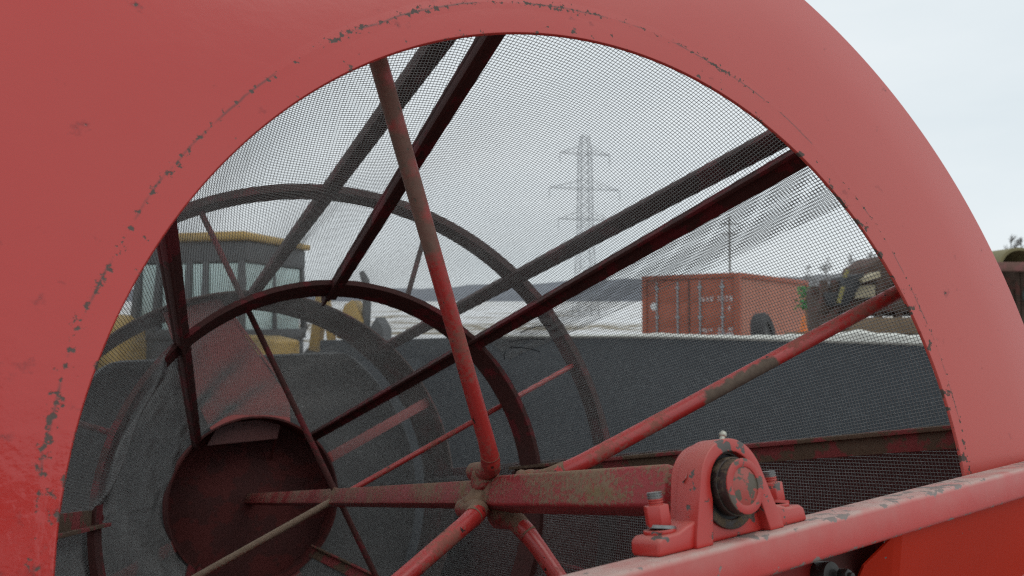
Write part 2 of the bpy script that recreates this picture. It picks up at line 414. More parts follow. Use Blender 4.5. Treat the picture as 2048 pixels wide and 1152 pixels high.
# wire mesh of the inner cone: eight panels of square wire cloth between the bars
TH = [0.9, 43.4, 88.2, 131.3, 177.0, 222.5, 267.5, 312.5]
PITCH_W = .0107
def wire_tubes(lines, rad, name, mat, parent):
    """lines: list of (n,3) arrays; thin three sided wires"""
    V = []; Fq = []; base = 0
    for P in lines:
        n = len(P)
        T = np.gradient(P, axis=0); T /= np.linalg.norm(T, axis=1)[:, None] + 1e-12
        ref = P * np.array([1, 1, 0.]); ref /= np.linalg.norm(ref, axis=1)[:, None] + 1e-12
        X = np.cross(T, ref); X /= np.linalg.norm(X, axis=1)[:, None] + 1e-12
        Y = np.cross(T, X)
        ring = np.stack([P + rad * (X * math.cos(a) + Y * math.sin(a)) for a in (math.pi / 2, math.pi * 7 / 6, math.pi * 11 / 6)], 1)
        V.append(ring.reshape(-1, 3))
        i = np.arange(n - 1)[:, None]; k = np.arange(3)[None, :]; k2 = (k + 1) % 3
        q = np.stack([base + i * 3 + k, base + i * 3 + k2, base + (i + 1) * 3 + k2, base + (i + 1) * 3 + k], -1).reshape(-1, 4)
        Fq.append(q); base += n * 3
    V = np.concatenate(V); Fq = np.concatenate(Fq)
    me = bpy.data.meshes.new(name)
    me.vertices.add(len(V)); me.vertices.foreach_set('co', V.astype(np.float32).ravel())
    me.loops.add(Fq.size); me.loops.foreach_set('vertex_index', Fq.astype(np.int32).ravel())
    me.polygons.add(len(Fq)); me.polygons.foreach_set('loop_start', np.arange(0, Fq.size, 4, dtype=np.int32))
    me.polygons.foreach_set('loop_total', np.full(len(Fq), 4, dtype=np.int32))
    me.update(calc_edges=True)
    me.polygons.foreach_set('use_smooth', [True] * len(Fq))
    return link(name, me, mat, parent, smooth=False)
def bulge(th, s):
    """slack of the cloth: it sags out between bars and is dented here and there"""
    d = +.009 * np.sin(th * 5.1 + s * 2.3) + .008 * np.sin(th * 9.7 - s * 5.3 + 1.0) + .003 * np.sin(th * 17 + s * 9)
    d += .012 * np.exp(-(((th - 2.02) / .10) ** 2 + ((s - 1.2) / .35) ** 2)) - .014 * np.exp(-(((th - 2.55) / .09) ** 2 + ((s - 1.7) / .22) ** 2))
    d += -.095 * (1 / (1 + np.exp(-(th - 2.44) / .045)) / (1 + np.exp((th - 3.04) / .03))) * np.exp(-((s - 2.12) / .30) ** 2) - .02 * np.exp(-(((th - 2.9) / .4) ** 2 + ((s - 1.5) / .5) ** 2))
    d += .016 * np.exp(-(((th - 1.75) / .06) ** 2 + ((s - 1.9 - (th - 1.75) * 6) / .12) ** 2))
    return d
def cone_pts(th, s, off=.016):
    r = 1.3843 - .18263 * s + off + bulge(th, s)
    return np.stack([r * np.cos(th) * U, r * np.sin(th) * U, -s * U], -1)
lines = []
S0, S1 = .05, 4.44
for j in range(8):
    ta = R(TH[j]); tb = R(TH[(j + 1) % 8] + (360 if j == 7 else 0)); tcn = (ta + tb) / 2; hw = (tb - ta) / 2
    skew = random.uniform(-.012, .012)
    # wires along the drum: constant offset across the panel, ending where the panel runs out
    nw = int(hw * cone(S0) / PITCH_W) + 1
    for i in range(-nw, nw + 1):
        w = (i + .5) * PITCH_W
        send = min(S1, (1.3843 - abs(w) / hw) / .18263)
        if send < S0 + .05: continue
        s = np.linspace(S0, send, max(3, int((send - S0) / .11) + 2))
        th = tcn + (w + skew * (s - 2.2)) / (1.3843 - .18263 * s)
        lines.append(cone_pts(th, s))
    # cross wires
    ns = int((S1 - S0) / PITCH_W)
    for i in range(ns):
        s0 = S0 + i * PITCH_W
        th = np.linspace(ta - .012, tb + .012, 15)
        s = s0 + skew * (th - tcn) * cone(s0) * -1 + .004 * np.sin(th * 6 + j)
        lines.append(cone_pts(th, s))
# the cloth overlaps itself along one bar
ta, tb = R(34.5), R(43.2)
for i in range(21):
    th0 = tb - (tb - ta) * i / 20 
    s = np.linspace(.05, 2.15, 22)
    th = th0 - .018 * (s - .6) * .4
    lines.append(cone_pts(th, s, .022))
for i in range(int(2.1 / PITCH_W)):
    s0 = .05 + (i + .45) * PITCH_W
    th = np.linspace(ta - .01, tb, 6); s = s0 + (th - tb) * .13
    lines.append(cone_pts(th, s, .022))
wire_tubes(lines, .00108 * U, 'wire_cloth', M['wire'], drum)

# bars of the inner cone
def inner_bar(th, mat, w=.072):
    rad = Vector((math.cos(R(th)), math.sin(R(th)), 0)); m = MB()
    e_ = 4.5 if th in TH[1::2] else 2.36
    a, b = dl(cone(.05) - .004, th, .05), dl(cone(e_) - .004, th, e_)
    m.bar(a, b, w * U, .016 * U, rad)
    tan = Vector((-math.sin(R(th)), math.cos(R(th)), 0))
    m.bar(a + tan * (w / 2 - .008) * U - rad * .024 * U, b + tan * (w / 2 - .008) * U - rad * .024 * U, .014 * U, .034 * U, rad)
    return m.build('inner_bar', mat, drum, bevel=.0008)
for th in TH: inner_bar(th, M['low_bar'] if th in (0.9, 312.5, 177.0) else M['inner'])
tag(bpy.data.objects['inner_bar'], 'brown rusty bar with flaking red paint')

# ring of the inner cone, with bolts where the bars cross
def hoop(r0, s0, r1, s1, thick, name, mat, n=160):
    m = MB(); m.lathe([(r0, s0), (r1, s1), (r1 + thick, s1), (r0 + thick, s0)], n); return m.build(name, mat, drum)
ring_a = MB().lathe([(.968, 2.155), (.944, 2.295), (.958, 2.300), (.992, 2.160)], 200).build('inner_hoop', M['inner'], drum)
for th in TH:
    b = MB(); p = dl(.955, th, 2.325); b.tube([p, p + dl(.0, 0, 0) + Vector((0, 0, -.022))], .010, 6)
    b.tube([p + Vector((0, 0, .02)), p + Vector((0, 0, -.038))], .0055, 8); b.build('hoop_bolt', M['inner'], ring_a)

# outer cage: rings, bars, rear band
hB = MB().lathe([(1.497, 2.255), (1.492, 2.365), (1.455, 2.365), (1.460, 2.255)], 200).build('outer_hoop', M['outer'], drum)
MB().lathe([(1.485, 4.43), (1.485, 5.05), (1.474, 5.05), (1.474, 4.43)], 200).build('rear_band', M['band'], drum)
for th in [0.5, 45.1, 88.6, 133.5, 180.5, 225, 270, 315]:
    rad = Vector((math.cos(R(th)), math.sin(R(th)), 0)); tan = Vector((-math.sin(R(th)), math.cos(R(th)), 0)); m = MB()
    a, b = dl(RO - .035, th, .04), dl(RO - .035, th, 4.9)
    m.bar(a, b, .070 * U, .014 * U, rad); k = (tan * .030 + rad * .021) * U
    m.bar(a + k, b + k, .013 * U, .03 * U, rad)
    m.build('outer_bar', M['outer'], drum, bevel=.0008)

# shaft: square tube in two sizes, collar, rear collar
def sq_tube(m, s0, s1, side, th0=158.):
    t = R(th0); x = Vector((math.cos(t), math.sin(t), 0))
    m.bar(duv(0, shaft_v(s0), s0), duv(0, shaft_v(s1), s1), side * U, side * U, x); return m
sh = sq_tube(MB(), .70, 4.72, .067).build('shaft', M['shaft'], drum, bevel=.003)
sq_tube(MB(), -.10, .640, .082).build('shaft_sleeve', M['front_shaft'], drum, bevel=.0045, seg=3)
col = MB(); sq_tube(col, .648, .752, .079); col_o = col.build('collar', M['collar'], drum, bevel=.006, seg=3)
c2 = sq_tube(MB(), 2.28, 2.33, .075).build('collar', M['shaft'], drum, bevel=.003)

# mud lumps welded round the front collar
def lumpy(c, r, mat, name, parent, sx=1., seed=0, sub=3):
    bm = bmesh.new(); bmesh.ops.create_icosphere(bm, subdivisions=sub, radius=r)
    rr = random.Random(seed); ph = [rr.uniform(0, 6) for _ in range(6)]
    for v in bm.verts:
        q = v.co / r
        v.co *= 1 + .10 * math.sin(q.x * 4 + ph[0]) * math.sin(q.y * 5 + ph[1]) + .07 * math.sin(q.z * 7 + ph[2] + q.x * 3)
        v.co.z *= sx; v.co += Vector(c)
    me = bpy.data.meshes.new(name); bm.to_mesh(me); bm.free()
    return link(name, me, mat, parent)
# front spokes: bent pipes, their feet lie along the corners of the collar
SP = [112.5, 22.3, -67.5, -158.]
for k, th in enumerate(SP):
    c0 = Vector((0, shaft_v(.65) * U, 0)); rc = .076
    sf, se = (.745, .625)
    if k == 1: sf, se = (.62, .50)
    if k == 0: rc = .070
    foot = [c0 + dl(rc, th, sf + .012), c0 + dl(rc, th, sf), c0 + dl(rc + .001, th, se + .03), c0 + dl(rc + .008, th, se + .006), c0 + dl(rc + .03, th, se - .018)]
    tip = dl(1.372, th, .075)
    r_e, s_e = rc + .085, se - .046
    p1 = c0 + dl(r_e, th, s_e)
    path = foot + [p1] + [p1.lerp(tip, q) for q in (.1, .25, .5, .75, 1)]
    rads = [.017, .0235, .0235, .0245, .0245, .0225, .0215, .021, .021, .021, .021]
    m = MB(); m.tube(path, [q * U for q in rads], 20)
    mt_ = M['spoke']
    if k == 1: mt_ = spoke_mat('worn_spoke_enamel', [path[6].lerp(tip, q) + Vector((.006, -.013, .017)) for q in (.24, .275, .31, .345, .38)])
    if k == 0: mt_ = spoke_mat('grimy_spoke_enamel', [path[6].lerp(tip, q) + Vector((-.012, -.006, 0)) for q in (.38, .47, .56, .65, .74)], .036, .016, .8, ((.10, .075, .055), (.20, .17, .125)))
    sp = m.build('spoke', mt_, drum)
    mm = MB(); mm.tube(foot[:4] + [foot[4].lerp(p1, .25)], [q * U * 1.05 for q in (.019, .0245, .0245, .0255, .0245)], 20); mm.build('spoke_foot', M['collar'], sp)
    lumpy(c0 + dl(rc - .024, th, .70 if k != 1 else .585), .020, M['collar'], 'weld', sp, 1.1, k, 3)
# rear spokes reach the outer hoop, short struts join the two hoops between them
for k, th in enumerate([112., 22.2, -67.5, -158.5]):
    a = duv(0, shaft_v(2.3), 2.3) + dl(.030, th, 0); b = dl(1.452, th, 2.31)
    m = MB(); m.tube([a, a.lerp(b, .5), b], .0135 * U if k < 3 else .0155 * U, 10)
    m.build('rear_spoke', M['mud_spoke'] if k == 3 else M['spoke' if k == 1 else 'inner'], drum)
for th in (67., -22.5, -113, 157.5):
    MB().tube([dl(.985, th, 2.25), dl(1.452, th, 2.31)], .0135 * U, 10).build('strut', M['inner'] if th != 67. else M['outer'], drum)
# end of the cone: short hoop with a back disc, spokes to the rear band
e = MB(); e.lathe([(.572, 4.44), (.572, 4.80), (.558, 4.80), (.558, 4.44)], 128); eh = e.build('end_hoop', M['end'], drum)
e = MB(); e.lathe([(.0, 4.70), (.557, 4.705), (.557, 4.72), (.0, 4.715)], 96, closed=True); e.build('end_disc', M['end'], eh)
p = [(-.30, .40), (.175, .405), (.20, .50), (.06, .548), (-.12, .545), (-.24, .50)]
e = MB(); e.prism([(x * U, y * U) for x, y in p], (0, 0, -.01 * U), (0, 0, -4.52 * U), (1, 0, 0), (0, 1, 0)); e.build('bracket_plate', M['deep_red'], eh)
e = MB(); e.bar(duv(.165, .41, 4.53), duv(.155, .27, 4.69), .012 * U, .012 * U, (1, 0, 0)); e.build('stay', M['deep_red'], eh)
for th in (23.5, -66, -156):
    e = MB(); e.bar(dl(.57, th, 4.46), dl(1.475, th, 4.50), .075 * U, .02 * U, (0, 0, 1)); e.build('end_spoke', M['chute'], drum, bevel=.001)
pts = [dl(1.47, 97., 4.58), dl(.745, 67.0, 4.58), dl(.575, 60.5, 4.58), dl(.575, 90, 4.58), dl(.575, 117.5, 4.58), dl(.90, 116, 4.58), dl(1.47, 112.5, 4.58)]
e = MB(); e.prism([(q.x, q.y) for q in pts], (0, 0, -.012 * U), (0, 0, pts[0].z), (1, 0, 0), (0, 1, 0)); fl = e.build('lifting_plate', M['chute'], drum)
a_, b_ = dl(1.40, 95.5, 4.575), dl(.80, 69.5, 4.575)
MB().bar(a_, b_, .018 * U, .006 * U, (0, 0, 1)).build('weld_seam', M['chute'], fl)
# loose wire ends sticking out of the cloth at the hoop
ends = []
for (th, s, dth, ds) in [(38.5, 2.02, -.06, -.22), (37, 2.05, -.075, -.16), (39.5, 1.9, -.03, -.2), (36.2, 2.1, -.03, .05)]:
    tt = np.linspace(0, 1, 8); ends.append(cone_pts(R(th) + dth * tt + .01 * np.sin(tt * 3), s + ds * tt, .016) * np.array([1, 1, 1]) * (1 - .012 * tt[:, None]))
wire_tubes(ends, .0022 * U, 'loose_wire', M['black'], drum)
lf = MB(); q = dl(1.33, 16.3, .30); lf.add([q, q + Vector((.004, .012, .002)), q + Vector((.009, .016, 0)), q + Vector((.007, .004, -.002))], [(0, 1, 2, 3)])
tag(lf.build('dry_leaf', simple('dry_leaf', (.33, .25, .14), .8), None, mw=DRUM_M), 'small tan dry leaf caught in the wire mesh above the lower bar', 'leaf')

# ---------------------------------------------------------------- frame with bearing
# local axes: e1 along the beam, e2 up, e3 to the viewer
e1 = np.array([.822, .02, .57]); e1 /= np.linalg.norm(e1)
e2 = VV - e1 * VV.dot(e1); e2 /= np.linalg.norm(e2)
e3 = np.cross(e1, e2)
if e3[2] > 0: e3 = -e3
BORE = CC + (-.20 * AX + .026 * VV) * U
w1, w2, w3 = dirw(e1), dirw(e2), dirw(e3)
FR = Matrix(((w1[0], w2[0], w3[0], 0), (w1[1], w2[1], w3[1], 0), (w1[2], w2[2], w3[2], 0), (0, 0, 0, 1)))
FR.translation = Vector(cw(*BORE))
frame = empty('machine_frame', 'red steel frame below the drum with a bearing bolted on its beam', 'machine frame', m=FR)
def fp(x, y, z): return Vector((x * U, y * U, z * U))
HB = .084                                           # bore height above the beam
BW = .090; BH = .066                                # beam depth and height
m = MB(); m.box(fp(.55, -HB - BH / 2, .015), 3.4 * U, BH * U, BW * U)
m.build('beam', M['beam'], frame, bevel=.0050, seg=4)
# bearing housing: arched block with a raised horseshoe rim, base feet
bear = MB()
def arch(rt, foot, y0, n=28, a0=18):
    pts = [(foot, y0), (foot - .002, y0 + .012)]
    for i in range(n + 1):
        a = R(a0 + (180 - 2 * a0) * i / n); pts.append((rt * math.cos(a), rt * math.sin(a)))
    return pts + [(-foot + .002, y0 + .012), (-foot, y0)]
core = arch(.0745, .098, -HB)
bear.prism([(x * U, y * U) for x, y in core], (0, 0, .060 * U), fp(0, 0, -.042), (1, 0, 0), (0, 1, 0))
bearing = bear.build('bearing_housing', M['housing'], frame, bevel=.0022, seg=3)
rim_o = arch(.0805, .112, -HB)
rim_i = [(.074, -HB), (.070, -HB + .016)] + [(.0585 * math.cos(R(a)), .0585 * math.sin(R(a))) for a in np.linspace(-12, 192, 29)] + [(-.070, -HB + .016), (-.074, -HB)]
m = MB()
def resample(P, n):
    P = np.array(P); d = np.r_[0, np.cumsum(np.linalg.norm(np.diff(P, axis=0), axis=1))]; q = np.linspace(0, d[-1], n)
    return np.stack([np.interp(q, d, P[:, 0]), np.interp(q, d, P[:, 1])], 1)
A_, B_ = resample(rim_o, 60), resample(rim_i, 60)
vs = []
for zz in (-.018, .036):
    vs += [fp(x, y, zz) for x, y in A_] + [fp(x, y, zz) for x, y in B_]
fs = []
for i in range(59):
    fs += [(i, i + 1, 61 + i, 60 + i), (120 + i, 180 + i, 181 + i, 121 + i), (i, 120 + i, 121 + i, i + 1), (60 + i, 61 + i, 181 + i, 180 + i)]
fs += [(0, 60, 180, 120), (59, 179, 239, 119)]
m.add(vs, fs); m.build('rim', M['housing'], bearing, bevel=.0011, seg=3)
for sgn in (-1, 1):
    m = MB(); hx = .030
    m.prism([(q * sgn * U, w_ * U) for q, w_ in [(.085, -HB), (.190, -HB), (.187, -HB + hx * .8), (.176, -HB + hx), (.155, -HB + hx), (.14, -HB + hx * 1.02), (.12, -HB + hx * 1.25), (.085, -HB + hx * 1.5)]], (0, 0, .066 * U), fp(0, 0, -.037), (1, 0, 0), (0, 1, 0))
    m.build('foot', M['housing'], bearing, bevel=.0028, seg=3)
    x = sgn * .148; z0 = -.006; fy = -HB + hx
    b = MB(); b.disc(fp(x, fy, z0), .0265 * U, (0, 1, 0), .006 * U, 24); b.build('washer', M['housing'], bearing, bevel=.0005)
    b = MB(); b.tube([fp(x + .003, fy + .006, z0 + .002), fp(x + .004, fy + .011, z0 + .002)], .0235 * U, 20); b.build('spring_washer', M['steel' if sgn < 0 else 'housing'], bearing)
    b = MB(); b.tube([fp(x, fy + .011, z0), fp(x, fy + .044, z0)], .0215 * U, 6); b.build('nut', M['housing'], bearing, bevel=.0009)
    b = MB(); pts = []; rr = []
    for i in range(21):
        pts.append(fp(x, fy + .044 + .0010 * i, z0)); rr.append((.0130 if i % 4 < 2 else .0112) * U)
    b.tube(pts[:11], rr[:11], 20); sd0 = b.build('stud', M['housing'], bearing)
    b = MB(); b.tube(pts[10:], rr[10:], 20); b.build('thread_end', M['steel'], sd0)
# insert ring, collar, shaft end
def zring(m, r0, r1, z0, z1, n=64, cx=0, cy=0):
    vs = []; fs = []
    for i in range(n):
        a = 2 * math.pi * i / n; c, s_ = math.cos(a), math.sin(a)
        vs += [fp(cx + r0 * c, cy + r0 * s_, z0), fp(cx + r1 * c, cy + r1 * s_, z0), fp(cx + r1 * c, cy + r1 * s_, z1), fp(cx + r0 * c, cy + r0 * s_, z1)]
    for i in range(n):
        j = (i + 1) % n
        for k in range(4): fs.append((i * 4 + k, i * 4 + (k + 1) % 4, j * 4 + (k + 1) % 4, j * 4 + k))
    return m.add(vs, fs)
zring(MB(), .0545, .070, .017, .024).build('outer_race', M['insert'], bearing, bevel=.0008)
zring(MB(), .040, .0543, .010, .0185).build('seal', M['black'], bearing)
zring(MB(), .034, .0455, .008, .058).build('locking_collar', M['insert'], bearing, bevel=.001)
zring(MB(), .0450, .0490, .024, .040).build('set_screw_ring', M['insert'], bearing, bevel=.0008)
zring(MB(), .0315, .0457, .0565, .060).build('collar_face', painted('worn_collar', (.44, .014, .011), chip=(.09, .065, .048), chip_amt=.52, chip_scale=85, dust_amt=.08), bearing, bevel=.0006)
m = MB(); m.disc(fp(0, 0, -.05), .0325 * U, (0, 0, 1), .1085 * U, 48); m.build('shaft_end', painted('worn_shaft_end', (.36, .03, .02), chip=(.085, .065, .042), chip_amt=.68, chip_scale=95, dust_amt=.08), bearing, bevel=.0008)
g = MB(); g.tube([fp(.030, .070, -.004), fp(.038, .083, -.004)], [.0055 * U, .0048 * U], 10)
lumpy(fp(.0395, .0865, -.004), .0068 * U, M['brass'], 'grease_fitting', bearing, 1, 3, 2)
g.build('fitting_stem', M['brass'], bearing)
fk = MB(); a = fp(-.0745, .020, -.006); fk.add([a, a + fp(.004, .017, .010), a + fp(-.005, .005, .010), a + fp(-.010, -.004, .003)], [(0, 1, 2, 3)]); fk.build('paint_flake', simple('peeling_paint', (.7, .66, .6), .5), bearing)
# guard panel under the beam with folded end, bolt in the gap
GX = .415; YB = -HB - BH
def gline(y): return .040 + (y - YB) * .50            # the panel leans in under the beam
m = MB(); P_ = [(GX + .05, YB - .002), (2.2, YB - .002), (2.2, -.95), (GX + .33, -.95)]
m.add([fp(x, y, gline(y)) for x, y in P_] + [fp(x, y, gline(y) - .01) for x, y in P_], [(0, 1, 2, 3), (7, 6, 5, 4), (0, 4, 5, 1), (1, 5, 6, 2), (2, 6, 7, 3), (3, 7, 4, 0)])
gp = m.build('guard_panel', M['guard'], frame)
m = MB(); m.add([fp(GX + .05, YB - .002, gline(YB) + .001), fp(GX + .33, -.95, gline(-.95) + .001), fp(GX + .10, -.95, gline(-.95) + .02), fp(GX - .005, YB - .075, -.035), fp(GX - .022, YB - .052, -.010), fp(GX + .030, YB - .002, .034)], [(0, 1, 2, 3, 4, 5)])
gf = m.build('folded_edge', M['guard'], gp, smooth=False)
sl_ = gf.modifiers.new('thick', 'SOLIDIFY'); sl_.thickness = .0022
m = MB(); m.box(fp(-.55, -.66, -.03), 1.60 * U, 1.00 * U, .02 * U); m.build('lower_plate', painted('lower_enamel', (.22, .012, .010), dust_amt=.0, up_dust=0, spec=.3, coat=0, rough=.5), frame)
m = MB(); m.box(fp(.375, -.66, -.060), .33 * U, 1.00 * U, .02 * U); m.build('recess_plate', M['inner'], frame)
x, y = .268, -.196
b = MB(); b.disc(fp(x - .010, y, -.035), .027 * U, (0, 0, 1), .045 * U, 32); b.tube([fp(x + .006, y, .015), fp(x + .006, y, .034)], .013 * U, 6); b.tube([fp(x + .006, y, .03), fp(x + .006, y, .042)], .0065 * U, 12)
b.build('frame_bolt', M['dark_metal'], frame, bevel=.0008)
# hopper walls round the lower half of the drum (in drum coordinates, part of the frame)
rel = FR.inverted() @ DRUM_M
def frame_from_drum(m, name, mat, bevel=0):
    m.v = [tuple(rel @ Vector(p)) for p in m.v]; return m.build(name, mat, frame, bevel=bevel)
frame_from_drum(MB().box(duv(-.05, -.375, 5.62), 3.60 * U, 2.94 * U, .02 * U), 'end_wall', M['rubber'])
vt = 1.115; rr_ = 1.43; a0_ = math.degrees(math.asin(vt / rr_))
poly = [(rr_ * math.cos(R(a)) * U, rr_ * math.sin(R(a)) * U) for a in np.linspace(180 - a0_, 360 + a0_, 90)]
frame_from_drum(MB().prism(poly, (0, 0, -.42 * U), fp(0, 0, -5.06), (1, 0, 0), (0, 1, 0)), 'end_cover', M['end_sheet'], bevel=.045)
frame_from_drum(MB().box(duv(1.62, -.95, 2.6), .02 * U, 1.9 * U, 5.3 * U), 'side_wall', M['deep_red'])
frame_from_drum(MB().box(duv(-1.75, -.75, 3.0), .02 * U, 2.0 * U, 4.5 * U), 'side_wall', M['deep_red'])
fl_ = MB(); fl_.box(duv(0, -1.72, 2.7), 3.2 * U, .02 * U, 5.2 * U); frame_from_drum(fl_, 'hopper_floor', M['deep_red'])

# ---------------------------------------------------------------- long dark wall behind
top = [(640, 681, 3.95), (780, 680, 3.9), (900, 676, 3.86), (1000, 673, 3.82), (1100, 672, 3.78), (1240, 672, 3.72), (1380, 674, 3.66), (1500, 677, 3.6), (1640, 681, 3.52), (1760, 684, 3.46), (1850, 687, 3.40), (2000, 690, 3.32), (2200, 693, 3.2)]
def wallmesh(off, h):
    return [at(px, py, z + off) for px, py, z in top]
vs = []; fs = []; nn = len(top)
for px, py, z in top:
    a = at(px, py, z); b = Vector((a.x, a.y + .09, a.z)); a0 = Vector((a.x, a.y - .02, 0.02)); b0 = Vector((b.x, b.y + .03, 0.02))
    vs += [a0, a, b, b0]
for i in range(nn - 1):
    for k in range(4): fs.append((i * 4 + k, i * 4 + (k + 1) % 4, i * 4 + 4 + (k + 1) % 4, i * 4 + 4 + k))
fs += [(0, 1, 2, 3), tuple((nn - 1) * 4 + k for k in (3, 2, 1, 0))]
tag(MB().add(vs, fs).build('bin_wall', M['rubber']), 'long speckled dark grey sheet wall standing behind the drum', 'wall')
vs = []; fs = []; xs_ = np.linspace(1000, 2200, 90)
for i, px in enumerate(xs_):
    py = np.interp(px, [q[0] for q in top], [q[1] for q in top]); z = np.interp(px, [q[0] for q in top], [q[2] for q in top])
    a = at(px, py, z); h = np.interp(px, [1000, 1150, 1250, 1330, 1380, 1500, 1640, 1720, 1780, 1860, 2200], [.003, .005, .010, .020, .014, .015, .030, .048, .036, .034, .03]) * (1 + .2 * math.sin(px * .05) * math.sin(px * .043)) 
    h = max(.003, h)
    sec = [(-.004, -.010), (-.016, .0), (-.008, h * .7), (.02, h), (.06, h * .9), (.094, .0), (.08, -.012)]
    vs += [a + Vector((0, dy, dz)) for dy, dz in sec]
k = 7
for i in range(len(xs_) - 1):
    for q in range(k): fs.append((i * k + q, i * k + (q + 1) % k, (i + 1) * k + (q + 1) % k, (i + 1) * k + q))
tag(MB().add(vs, fs).build('snow_ridge', simple('old_snow', (.62, .62, .57), .85, 0, .2, 12, .4)), 'thin ridge of old snow lying along the top of the dark wall', 'snow', kind='stuff')

# ---------------------------------------------------------------- shipping container
CZ = 17.0
k0 = at(1478, 545, CZ); h_top = k0.z
dd = Vector((-.112, .09, 0)).normalized(); ds = Vector((.193, .3, 0)); ds = (ds - dd * ds.dot(dd)).normalized()
base = Vector((k0.x, k0.y, h_top - 2.59))
cmx = Matrix(((dd.x, ds.x, 0, base.x), (dd.y, ds.y, 0, base.y), (0, 0, 1, base.z), (0, 0, 0, 1)))
cont = empty('shipping_container', 'rust red shipping container with closed doors and a tyre leaning against its side', 'shipping container', m=cmx)
M['cont'] = simple('container_red', (.37, .088, .042), .65, 0, .2, 3)
M['cont_side'] = simple('pale_container_red', (.50, .205, .14), .7, 0, .2, 2)  # lighter, pinker red for the long sides
M['cont_dark'] = simple('container_seal', (.03, .025, .025), .7)
M['galv'] = simple('galvanised_bar', (.33, .35, .37), .4, .4, .2, 20)
M['white'] = simple('white_marking', (.72, .72, .72), .6, 0, .1)
Wd, Lc, Hc = 2.44, 4.75, 2.59
m = MB()
for x in (0.06, Wd - .06):
    for y in (.06, Lc - .06): m.box((x, y, Hc / 2), .12, .12, Hc)
for z in (.06, Hc - .05):
    m.box((Wd / 2, .06, z), Wd - .25, .115, .11); m.box((Wd / 2, Lc - .06, z), Wd - .25, .115, .11)
    m.box((.06, Lc / 2, z), .115, Lc - .25, .11); m.box((Wd - .06, Lc / 2, z), .115, Lc - .25, .11)
m.box((Wd / 2, Lc / 2, Hc - .03), Wd - .2, Lc - .2, .02)
m.build('frame', M['cont'], cont, bevel=.006)
for x0, sgn in ((.035, -1), (Wd - .035, 1)):
    pts = []; nrib = 22; st = (Lc - .24) / nrib
    for i in range(nrib):
        y = .12 + i * st
        pts += [(y, 0), (y + st * .3, 0), (y + st * .5, .036), (y + st * .8, .036)]
    pts.append((Lc - .12, 0)); vs = []; fs = []
    for y, dx in pts: vs += [(x0 - sgn * dx, y, .115), (x0 - sgn * dx, y, Hc - .105)]
    for i in range(len(pts) - 1): fs.append((2 * i, 2 * i + 1, 2 * i + 3, 2 * i + 2))
    MB().add(vs, fs).build('corrugated_side', M['cont_side'], cont, smooth=False)
for i in (0, 1):
    cx = .12 + (i + .5) * (Wd - .24) / 2; wdt = (Wd - .24) / 2 - .02
    d = MB(); d.box((cx, .055, Hc / 2), wdt, .05, Hc - .24)
    for zc in np.linspace(.42, Hc - .42, 4): d.box((cx, .026, zc), wdt - .10, .012, .42)
    door = d.build('door', M['cont'], cont, bevel=.006)
    for q in (-.27, .27):
        b = MB(); b.tube([(cx + q, .004, .16), (cx + q, .004, Hc - .16)], .022, 10)
        for zc in (.3, .9, 1.6, Hc - .3): b.box((cx + q, .008, zc), .10, .03, .05)
        lb = b.build('locking_bar', M['galv'], door)
        MB().box((cx + q + (.12 if q < 0 else -.12), -.012, 1.05), .26, .018, .03).build('handle', M['galv'], lb)
MB().box((Wd / 2, .03, Hc / 2), .018, .03, Hc - .24).build('door_seal', M['cont_dark'], cont)
# note: local x runs from the near corner to the far (left) corner, so the right hand door is at small x
d = MB(); d.disc((Wd - .32, .0165, 1.86), .095, (0, -1, 0), .004, 24); d.build('round_sticker', M['white'], cont)
# rows of worn stencilled figures, too worn to read
rr = random.Random(4)
letters = MB()
def stencil_row(xa, xb, z, hgt, prob):
    b = letters; x = xa; wch = hgt * .62
    while x < xb - wch * .5:
        if rr.random() < prob:
            for (ox, oz, w_, h_) in [(-.5, 0, .2, 1), (.5, 0, .2, 1), (0, .5, .8, .18), (0, -.5, .8, .18), (0, 0, .8, .18)]:
                if rr.random() < .62: b.box((Wd - (Wd - x) - ox * wch * .7, .0175, z + oz * hgt * .85), max(.012, w_ * wch * .8), .003, max(.012, h_ * hgt))
        x += wch * 1.35
stencil_row(.20, .52, 2.02, .11, .95); stencil_row(.66, .98, 2.02, .11, .95)
stencil_row(.25, .52, 1.80, .09, .7)
for z in (1.33, 1.22, 1.08, .98): stencil_row(.18, .55, z, .075, .85)
stencil_row(.66, 1.0, 1.30, .08, .9); stencil_row(.70, .98, 1.06, .08, .6); stencil_row(.2, .6, .72, .08, .7)

letters.build('lettering', M['white'], cont)
# tyre leaning on the container's side
ty = at(1528, 668, 15.4)
tyc = Vector((ty.x, ty.y, 0))
ax = Vector((.80, -.55, .16)).normalized()
tm = empty('old_tyre', 'worn black tyre leaning upright against the side of the red container', 'tyre', loc=(0, 0, 0))
m = MB(); prof = [(.22, -.11), (.30, -.14), (.37, -.14), (.42, -.09), (.42, .09), (.37, .14), (.30, .14), (.22, .11)]
cz = at(1527, 668, 15.4); tx = ax.cross(Vector((0, 0, 1))).normalized(); tz = tx.cross(ax)
vs = []; fs = []; N = 48
for i in range(N):
    a = 2 * math.pi * i / N
    for r_, o in prof:
        rr_ = r_ + (.012 if (i % 2 and r_ > .41) else 0)
        vs.append(cz + (tx * math.cos(a) + tz * math.sin(a)) * rr_ + ax * o)
K = len(prof)
for i in range(N):
    for q in range(K): fs.append((i * K + q, i * K + (q + 1) % K, ((i + 1) % N) * K + (q + 1) % K, ((i + 1) % N) * K + q))
MB().add(vs, fs).build('tread', simple('tyre_rubber', (.02, .02, .022), .7, 0, .3, 20), tm)
m = MB(); m.tube([cz - ax * .07, cz + ax * .07], .215, 32); m.build('rim', simple('wheel_rim_grey', (.06, .06, .06), .5, .5), tm)
